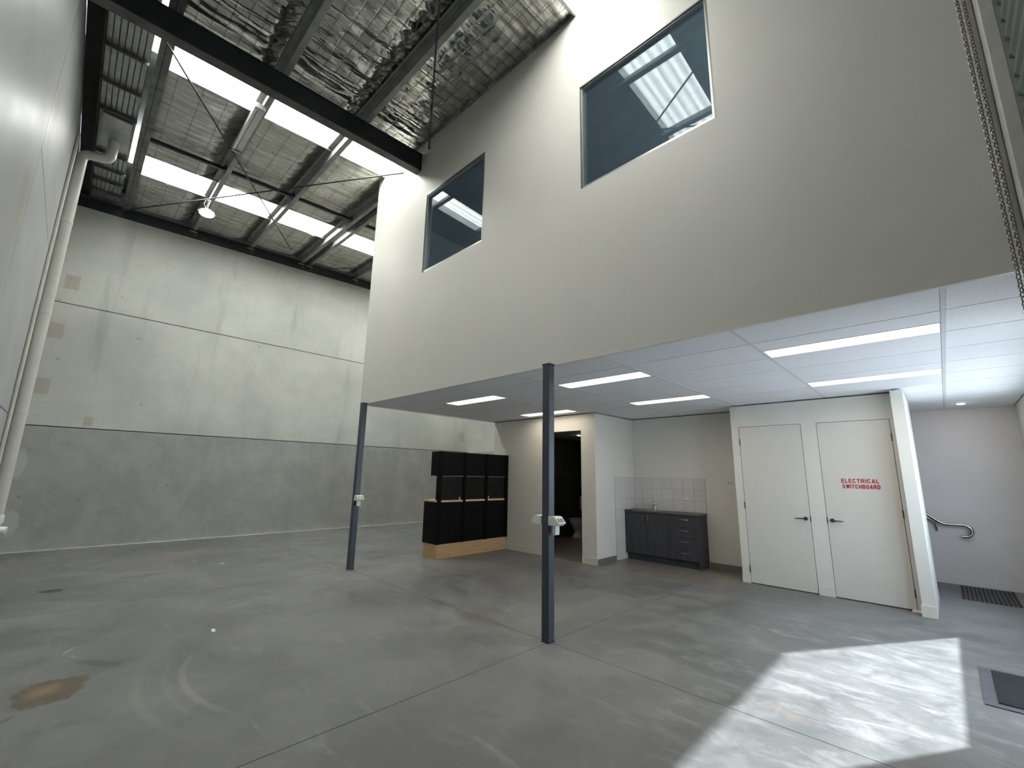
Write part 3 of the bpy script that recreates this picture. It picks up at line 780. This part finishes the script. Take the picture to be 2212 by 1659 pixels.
# ================================================================ THINGS
# posts
def post(x, y, lab):
    o = thing('steel_post', lab, 'post', (x, y, 0), 'steel posts under the mezzanine edge')
    MB().box(x - .044, x + .044, y - .044, y + .044, .004, ZS - .026).build('shaft', 'steel_post', o, bevel=.006)
    MB().box(x - .048, x + .048, y - .048, y + .048, 0, .004).build('base_plate', 'steel_post', o)
    MB().box(x - .048, x + .048, y - .05, y + .05, ZS - .026, ZS - .0165).build('cap_plate', 'steel_dark', o)
    return o
P1 = (3.40, 2.815); P2 = (3.412, 6.868)
post(*P1, 'nearer blue grey square steel post, with white outlet boxes on two sides')
post(*P2, 'farther blue grey square steel post at the mezzanine corner')
def outlet(name, x, y, s, z, lab, face=True, tail=True):
    # wedge shaped outlet housing clamped to the post side, s = direction along y
    o = thing(name, lab, 'power outlet', (x, y + s * .047, z), 'outlet boxes on the posts')
    ya = y + s * .0455
    poly = [(ya, z), (ya, z + .082), (ya + s * .065, z + .086), (ya + s * .088, z + .076), (ya + s * .132, z + .024), (ya + s * .095, z - .002)]
    MB().prism(poly, 'x', x - .058, x + .058).build('housing', 'white', o, bevel=.004)
    if face:
        a = Vector((0, ya + s * .093, z + .071)); b = Vector((0, ya + s * .127, z + .031)); n = Vector((0, s * .76, .65))
        for k in (-1, 1):
            cx = x + k * .026
            c = (a + b) / 2 + n * .003; u = (b - a).normalized()
            q = [];
            for off in (0, .003):
                for i, j in ((-.017, -.018), (.017, -.018), (.017, .018), (-.017, .018)):
                    p = c + n * off + u * j; q.append((cx + i, p.y, p.z))
            fp = MB().hexa(q).build('socket_plate', 'socket_face', o)
            q = []
            for off in (.0032, .0045):
                for i, j in ((-.007, -.010), (.009, -.010), (.009, .010), (-.007, .010)):
                    p = c + n * off + u * j; q.append((cx + i, p.y, p.z))
            MB().hexa(q).build('switch', 'white', fp)
    if tail:
        MB().box(x - .03, x + .03, ya + s * .036, ya + s * .07, z - .085, z - .003).build('cable_cover', 'pvc_w', o)
    return o
outlet('outlet_box', *P1, -1, 1.043, 'white wedge outlet box with two sockets, right side of the nearer post')
outlet('outlet_box', *P1, 1, 1.043, 'white outlet box on the left side of the nearer post, sockets unseen', False, False)
outlet('outlet_box', *P2, -1, 1.055, 'cream outlet box with dark sockets on the farther corner post')

# black storage cabinet
cb = thing('storage_cabinet', 'tall black storage cabinet on a plywood plinth against the toilet wall', 'cabinet', (5.8, 6.85, 0))
yf = 6.65
MB().box(4.905, 6.66, yf + .005, 7.06, 0, .245).build('plinth', 'ply', cb, label='tan plywood plinth')
MB().box(4.9, 6.675, yf + .012, 7.10, .246, .985).build('base_carcass', 'black', cb)
MB().box(4.905, 4.945, yf + .04, 7.125, .986, 1.018).box(4.945, 6.66, yf + .02, 7.125, .986, 1.018).build('worktop', 'oak', cb, label='light timber worktop')
MB().box(4.905, 6.675, yf + .035, 6.75, 1.019, 1.46).build('back_panel', 'black', cb)
MB().box(4.9, 6.675, yf + .012, 6.93, 1.461, 1.912).build('overhead_carcass', 'black', cb)
up_x = [(4.893, 4.954), (5.473, 5.534), (6.045, 6.11), (6.60, 6.682)]
for a, b in up_x: MB().box(a, b, yf - .012, yf + .035, .246, 1.913).build('upright', 'black2', cb)
for k in range(3):
    a = up_x[k][1] + .002; b = up_x[k + 1][0] - .002
    lo = MB().box(a, b, yf, yf + .0118, .248, .98).build('base_door', 'black', cb, bevel=.002)
    for z in (.50, .62, .90):
        MB().tube([(a + .42, yf, z), (a + .42, yf - .003, z)], .006, 8).build('screw_cap', 'slat', lo)
    MB().box(a, b, yf + .001, yf + .02, .986, 1.018).build('worktop_edge', 'oak', cb)
    MB().box(a, b, yf + .002, yf + .0118, 1.468, 1.905).build('overhead_door', 'black', cb, bevel=.002)
    MB().box(a, b, yf + .0, yf + .02, 1.452, 1.463).build('rail', 'steel_grey', cb)
    sh = MB().box(a, b, yf + .028, yf + .0345, 1.02, 1.452).build('tambour_door', 'black', cb)
    n = 17
    for i in range(n):
        z = 1.028 + i * (.42 / n)
        MB().prism([(yf + .0278, z), (yf + .012, z + .005), (yf + .012, z + .013), (yf + .0278, z + .018)], 'x', a + .002, b - .002).build('slat', 'slat', sh)
    if k < 2:
        kx = b - .09 if k == 0 else b + .075
        MB().lathe([(.012, 0), (.012, .012), (.007, .04), (.004, .05)], (kx, yf - .008 if k == 0 else yf - .022, 1.03), 10).build('key_tag', 'pvc_w', cb, label='small white key tag')

# kitchenette bench
kx0, ky0, ky1 = 7.64, 3.06, 4.436
kb = thing('sink_bench', 'charcoal kitchenette bench with sink, two doors and four drawers', 'kitchen bench', (7.85, 3.75, .009))
MB().box(kx0 + .02, XK - .012, ky0 + .018, ky1, .13, .865).build('carcass', 'lam', kb)
MB().box(kx0 + .07, XK - .02, ky0 + .018, ky1, .009, .13).build('kickboard', 'lam', kb)
MB().box(kx0, XK - .012, ky0, ky0 + .018, .009, .865).build('end_panel', 'lam', kb)
def bow(parent, c, axis, L):
    pts = []
    for i in range(9):
        t = i / 8 * 2 - 1; d = .022 * (1 - t * t) ** .5 + .003
        pts.append((kx0 - d, c[1] + (t * L / 2 if axis == 'y' else 0), c[2] + (t * L / 2 if axis == 'z' else 0)))
    MB().tube(pts, .005, 8).build('handle', 'chrome', parent, smooth=True)
dsp = 3.585
dm = (ky1 + dsp) / 2
for a, b, hy in ((dm + .0015, ky1 - .002, dm + .05), (dsp + .0015, dm - .0015, dm - .05)):
    d = MB().box(kx0, kx0 + .018, a, b, .135, .862).build('door', 'lam', kb, bevel=.0015)
    bow(d, (0, hy, .76), 'z', .13)
for k in range(4):
    za = .135 + k * .182; d = MB().box(kx0, kx0 + .018, ky0 + .02, dsp - .0015, za, za + .179).build('drawer', 'lam', kb, bevel=.0015)
    bow(d, (0, (ky0 + dsp) / 2 - .02, za + .12), 'y', .15)
MB().box(kx0 - .012, XK - .012, ky0 - .008, ky1, .866, .898).build('worktop', 'worktop', kb, bevel=.004)
sk = MB(); sk.box(7.69, 7.98, 3.78, 4.38, .8985, .903).build('sink', 'chrome', kb)
skc = WL
MB().box(7.72, 7.95, 4.03, 4.35, .9032, .9045).build('sink_bowl', 'gunmetal', kb)
for i in range(6): MB().box(7.74 + i * .034, 7.75 + i * .034, 3.80, 3.99, .9032, .9055).build('drainer_rib', 'chrome', kb)
tp = thing('mixer_tap', 'chrome mixer tap standing on the sink bench', 'tap', (7.985, 3.99, .898))
MB().lathe([(.024, 0), (.024, .01), (.017, .02), (.017, .09), (.020, .11), (.018, .135), (.006, .142)], (7.985, 3.99, .8985), 16).build('body', 'chrome', tp, smooth=True)
MB().tube([(7.985, 3.99, .98), (7.93, 3.985, 1.005), (7.87, 3.98, .985)], [.012, .011, .010], 10).build('spout', 'chrome', tp, smooth=True)
MB().tube([(7.985, 3.99, 1.035), (7.95, 3.99, 1.06), (7.93, 3.99, 1.062)], [.008, .007, .006], 8).build('lever', 'chrome', tp, smooth=True)
go = thing('wall_socket', 'white double socket on the tiled splashback right of the tap', 'power outlet', (XK - .011, 3.40, 1.11))
MB().box(XK - .019, XK - .0105, 3.34, 3.455, 1.075, 1.15).build('plate', 'white', go, bevel=.002)
for y in (3.37, 3.425): MB().box(XK - .021, XK - .019, y - .012, y + .012, 1.095, 1.12).build('socket', 'socket_face', go)
go = thing('light_switch', 'small cream light switch on the kitchenette wall beside the cupboard', 'switch', (XK - .005, 2.62, 1.42))
MB().box(XK - .009, XK - .0005, 2.57, 2.69, 1.40, 1.47).build('plate', 'skirt', go, bevel=.002)
MB().box(XK - .013, XK - .009, 2.60, 2.615, 1.425, 1.445).box(XK - .013, XK - .009, 2.645, 2.66, 1.425, 1.445).build('rocker', 'socket_face', go)

# toilet
tc = (9.25, 6.70)
to = thing('toilet', 'white floor standing toilet in the dark tiled room', 'toilet', (tc[0], tc[1], .008))
def egg(cx, cy, rx, ry, z, n=24):
    return [(cx - rx * math.cos(2 * math.pi * k / n) * (1.0 if math.cos(2 * math.pi * k / n) > 0 else .85), cy + ry * math.sin(2 * math.pi * k / n), z) for k in range(n)]
def loft(rings):
    m = MB(); n = len(rings[0]); vs = [p for r in rings for p in r]
    fs = [(i * n + k, i * n + (k + 1) % n, (i + 1) * n + (k + 1) % n, (i + 1) * n + k) for i in range(len(rings) - 1) for k in range(n)]
    fs += [tuple(range(n - 1, -1, -1)), tuple((len(rings) - 1) * n + k for k in range(n))]
    return m.add(vs, fs)
loft([egg(tc[0] + .02, tc[1], .20, .135, .009), egg(tc[0] + .02, tc[1], .19, .125, .05), egg(tc[0] + .03, tc[1], .14, .095, .16), egg(tc[0] + .02, tc[1], .17, .12, .23), egg(tc[0], tc[1], .24, .165, .33), egg(tc[0], tc[1], .27, .185, .40), egg(tc[0], tc[1], .27, .185, .43)]).build('pedestal_bowl', 'porcelain', to, smooth=True)
loft([egg(tc[0], tc[1], .275, .19, .432), egg(tc[0], tc[1], .28, .195, .445), egg(tc[0], tc[1], .275, .19, .465)]).build('seat', 'seatp', to, smooth=True)
MB().box(9.62, 9.80, tc[1] - .20, tc[1] + .20, .62, .98).build('cistern', 'porcelain', to, bevel=.02)
MB().tube([(9.70, tc[1], .62), (9.70, tc[1], .36), (9.45, tc[1], .30)], .03, 10).build('flush_pipe', 'porcelain', to, smooth=True)
gr = thing('grab_rail', 'dark horizontal grab rail on the toilet room side wall', 'rail', (8.9, YE - .2, .8))
MB().tube([(8.1, YE - .15, .86), (8.1, YE - .20, .86), (9.55, YE - .20, .86), (9.55, YE - .15, .86)], .017, 10).build('rail', 'gunmetal', gr)
MB().tube([(8.1, YE - .15, .74), (8.1, YE - .20, .74), (9.55, YE - .20, .74), (9.55, YE - .15, .74)], .017, 10).build('rail', 'gunmetal', gr)
dt = thing('toilet_downlight', 'small lit round downlight in the toilet room ceiling', 'downlight', (8.41, 6.03, 2.44))
MB().lathe([(.05, 0), (.055, -.004), (.045, -.008)], (8.41, 6.03, 2.448), 20).build('trim_ring', 'white', dt)
MB().lathe([(.04, -.0085), (.036, -.012)], (8.41, 6.03, 2.448), 20).build('lens', 'down', dt)
dl = thing('downlight', 'small lit round downlight in the ceiling of the stair hall', 'downlight', (9.14, -.30, ZS))
MB().lathe([(.055, -.002), (.06, -.006), (.05, -.010)], (9.14, -.30, ZS), 20).build('trim_ring', 'white', dl)
MB().lathe([(.045, -.0105), (.038, -.016)], (9.14, -.30, ZS), 20).build('lens', 'down', dl)

# troffers
tn = ['second row from the mezzanine corner', '']
tl = {(0, 5): 'recessed ceiling light nearest the farther corner post', (0, 3): 'recessed ceiling light just right of the nearer post, by the ceiling edge', (0, 1): 'largest and brightest recessed ceiling light, nearest the camera on the right',
      (1, 5): 'recessed ceiling light seen behind the nearer post, above the toilet wall', (1, 3): 'recessed ceiling light in front of the kitchenette', (1, 1): 'recessed ceiling light in front of the cupboard doors'}
for (x0, x1, y0, y1) in lights:
    i = 0 if x0 < 5 else 1; j = 1 if y0 < 1 else (3 if y0 < 3 else 5)
    o = thing('ceiling_light', tl[(i, j)], 'ceiling light', ((x0 + x1) / 2, (y0 + y1) / 2, ZS), 'recessed lights in the suspended ceiling')
    ya, yb = y0 + .014, y1 - .014; xa, xb = x0 + .006, x1 - .006
    MB().box(xa, xa + .006, ya, yb, ZS - .003, ZS + .05).box(xb - .006, xb, ya, yb, ZS - .003, ZS + .05).box(xa + .006, xb - .006, ya, ya + .006, ZS - .003, ZS + .05).box(xa + .006, xb - .006, yb - .006, yb, ZS - .003, ZS + .05).build('frame', 'tbar', o)
    MB().hexa([(xa + .006, ya + .006, ZS + .005), (xa + .09, ya + .006, ZS + .038), (xa + .09, yb - .006, ZS + .038), (xa + .006, yb - .006, ZS + .005), (xa + .006, ya + .006, ZS + .04), (xa + .09, ya + .006, ZS + .045), (xa + .09, yb - .006, ZS + .045), (xa + .006, yb - .006, ZS + .04)]).build('reflector', 'lamphalf', o)
    MB().box(xa + .09, xb - .09, ya + .006, yb - .006, ZS + .03, ZS + .045).build('diffuser', 'lamp', o)
    MB().hexa([(xb - .09, ya + .006, ZS + .038), (xb - .006, ya + .006, ZS + .005), (xb - .006, yb - .006, ZS + .005), (xb - .09, yb - .006, ZS + .038), (xb - .09, ya + .006, ZS + .045), (xb - .006, ya + .006, ZS + .04), (xb - .006, yb - .006, ZS + .04), (xb - .09, yb - .006, ZS + .045)]).build('reflector', 'lamphalf', o)

# downpipe
px, py = -.55, 9.3
pp = thing('downpipe', 'cream pvc downpipe rising up the left wall to the box gutter', 'pipe', (px, py, .8))
pts = [(px, py, .82), (px, py, 6.38)]
for k in range(1, 7):
    a = k / 6 * math.pi / 2; pts.append((px + .10 * (1 - math.cos(a)), py - .03 * (1 - math.cos(a)), 6.38 + .10 * math.sin(a)))
pts.append((-.33, 9.23, 6.48))
for k in range(1, 7):
    a = k / 6 * math.pi / 2; pts.append((-.33 + .10 * math.sin(a), 9.23 - .02 * math.sin(a), 6.48 + .10 * (1 - math.cos(a))))
pts.append((-.23, 9.2, zg(9) - .056))
MB().tube(pts, .072, 20).build('pipe', 'pvc', pp, smooth=True)
for z in (2.25, 3.75, 5.25): MB().lathe([(.0745, -.02), (.078, -.018), (.078, .018), (.0745, .02)], (px, py, z), 20).build('collar', 'pvc', pp, smooth=True)
MB().lathe([(.08, 0), (.086, -.02), (.086, -.10), (.075, -.12)], (px, py, .84), 20).build('coupling', 'pvc_w', pp, smooth=True)
MB().tube([(px, py, .74), (px, py, .55), (px - .0, py, .10), (px, py, .002)], .066, 18).build('lower_pipe', 'pvc', pp, smooth=True)
MB().tube([(px, py, .64), (px + .13, py - .02, .62)], .055, 16).build('access_cap', 'pvc_w', pp, smooth=True)
cn = MB().tube([(-.617, 8.95, .01), (-.617, 8.95, 6.6)], .022, 12).build('conduit', 'pvc', None, smooth=True, origin=(-.617, 8.95, 0))
tag(cn, 'thin cream conduit on the left wall beside the thick downpipe', 'conduit')

# handrail and stair
hr = thing('handrail', 'brushed steel stair handrail with a curled lower end', 'handrail', (9.757, .0, .9))
hx = 9.757
pts = [(hx, 2.0, 2.28), (hx, .323, 1.045)]
pts += [(hx, .14, .905), (hx, .10, .885), (hx, .05, .883), (hx, -.10, .885)]
for k in range(1, 11):
    a = math.pi / 2 - k / 10 * math.pi; pts.append((hx, -.11 - .085 * math.cos(a), .80 + .085 * math.sin(a)))
pts.append((hx, -.08, .714))
MB().tube(pts, .0235, 14).build('rail', 'chrome', hr, smooth=True)
MB().tube([(hx, .30, 1.005), (hx, .28, .97), (hx + .02, .20, .90), (hx + .04, .19, .80), (XB, .19, .77)], .012, 10).build('bracket', 'chrome', hr, smooth=True)
sr = thing('staircase', 'carpeted staircase behind the stub wall, only its tan stringer foot showing', 'staircase', (9.2, .8, 0))
for k in range(9):
    MB().box(8.56, XB - .016, .36 + k * .25, .36 + (k + 1) * .25 + .02, k * .18, (k + 1) * .18).build('step', 'carpet', sr)
MB().box(8.515, 8.558, .285, .60, 0, .17).build('stringer_foot', 'tan', sr, label='orange tan timber stringer foot')
MB().box(8.515, 8.558, .30, .60, .171, .36).build('stringer', 'carpet', sr)

# mats
mt = thing('rubber_mat', 'dark ribbed rubber entrance mat with a grey border', 'mat', (5.2, -.3, 0))
MB().box(4.77, 5.66, -.80, -.005, .0005, .008).build('border', 'rubber_e', mt)
m_ = MB().box(4.84, 5.60, -.74, -.075, .0082, .012).build('panel', 'rubber', mt)
for i in range(38):
    x = 4.845 + i * .02; MB().box(x, x + .011, -.738, -.077, .0121, .017).build('rib', 'rubber', m_)
gm = thing('striped_mat', 'dark striped carpet mat on the stair hall floor', 'mat', (9.2, -.2, 0))
MB().box(8.66, 9.70, -.50, .04, .0005, .004).build('backing', 'rubber_e', gm)
for i in range(13):
    y = -.495 + i * .0415; MB().box(8.665, 9.695, y, y + .024, .0042, .013).build('strip', 'mat_strip', gm)

# small stuff
d = MB().box(7.31, 7.40, .385, .47, .0005, .022).build('door_stop', 'white', None, bevel=.004, origin=(7.35, .42, 0)); tag(d, 'small white door stop on the floor below the switchboard door', 'door stop')
d = MB().box(-.045, .045, -.015, .015, .0, .008).build('paint_chip', 'debris', None); d.location = (1.235, 5.14, .001); d.rotation_euler = (0, 0, 1.45); tag(d, 'larger white chip lying alone in the middle of the left floor', 'chip')
chips = [(2.05, 8.55, .05, .6, 'long thin white chip on the far left floor'), (1.75, 9.0, .028, .2, 'a'), (1.45, 8.9, .018, .9, 'b'), (1.35, 8.2, .012, .4, 'c')]
for (x, y, s, r, lb) in chips:
    d = MB().prism([(-s, -s * .3), (s * .4, -s * .45), (s, .1 * s), (s * .2, s * .4), (-s * .7, s * .3)], 'z', 0, .005).build('paint_chip', 'debris', None); d.location = (x, y, .001); d.rotation_euler = (0, 0, r)
    tag(d, {'a': 'white chip second farthest on the far left floor', 'b': 'small white chip left of the others near the far wall', 'c': 'tiniest white chip on the left floor'}.get(lb, lb), 'chip', 'white chips on the floor')

# roller door, column and hand chain at the top right corner
rd = thing('roller_door', 'grey green slatted roller shutter beside the hand chain', 'roller door', (1.4, -.62, 0))
prof = [(-.566, 0), (-.553, .008), (-.540, .035), (-.536, .058), (-.540, .082), (-.553, .108), (-.566, .114), (-.580, .114), (-.580, 0)]
z = 0.0; proto = None
while z < 5.5:
    if proto is None:
        proto = MB().prism(prof, 'x', XL + .03, 3.285).build('slat', 'curtain', rd, origin=(1.4, -.54, 0))
        endl = MB().prism(prof[:-2] + [(-.5665, .1135), (-.5665, .0005)], 'x', 3.286, 3.330).build('tmp', 'curtain', rd, origin=(3.3, -.54, 0))
        for v in endl.data.vertices: v.co.z = v.co.z * .5 + .028
        endl.name = 'end_lock'; first = endl.location.copy(); p0 = proto.location.copy()
    else:
        c = proto.copy(); COL.objects.link(c); c.parent = rd; c.location = p0 + Vector((0, 0, z))
        c = endl.copy(); COL.objects.link(c); c.parent = rd; c.location = first + Vector((0, 0, z))
    z += .122
MB().tube([(XL + .03, -.78, 5.75), (3.27, -.78, 5.75)], .26, 28).build('drum', 'curtain', rd, smooth=True)
MB().box(3.289, 3.336, -.66, -.584, 0, 5.5).build('guide', 'gdark', rd)
cl = thing('door_column', 'cream steel door column in the top right corner, against the mezzanine wall', 'column', (3.40, -.5, 0))
MB().box(3.335, 3.44, -.533, -.472, 0, 7.0).build('shaft', 'column', cl, bevel=.006)
MB().box(3.452, 3.472, -.50, -.445, 0, 7.0).build('flange', 'column', cl)
MB().box(3.4405, 3.4515, -.53, -.468, 0, 7.0).build('joint_strip', 'beam_grey', cl)
for z in (4.42, 3.65, 2.9, 2.1): MB().tube([(3.462, -.446, z), (3.458, -.440, z)], .007, 8).build('screw', 'chrome', cl)
hc = thing('hand_chain', 'long zinc hand chain loop hanging beside the door column', 'chain', (3.40, -.41, 1.0))
def link_mb(m, c, rot, L=.036, Wd=.026, r=.0034):
    pts = []
    for k in range(10):
        a = 2 * math.pi * k / 10; ly = math.cos(a) * (Wd / 2 - r); lz = math.sin(a) * (L / 2 - r)
        k_ = .7071 * (1 if rot else -1); pts.append((c[0] + ly * .7071, c[1] + ly * k_, c[2] + lz))
    m.tube(pts, r, 5, closed=True)
for s_, x_, y_ in ((0, 3.425, -.412), (1, 3.43, -.438)):
    m = MB(); z = 1.1; i = s_
    while z < 5.4:
        link_mb(m, (x_ + .002 * math.sin(z * 3 + s_), y_, z), i % 2); z += .0255; i += 1
    o = m.build('chain_strand', 'chain', hc); o['kind'] = 'stuff'
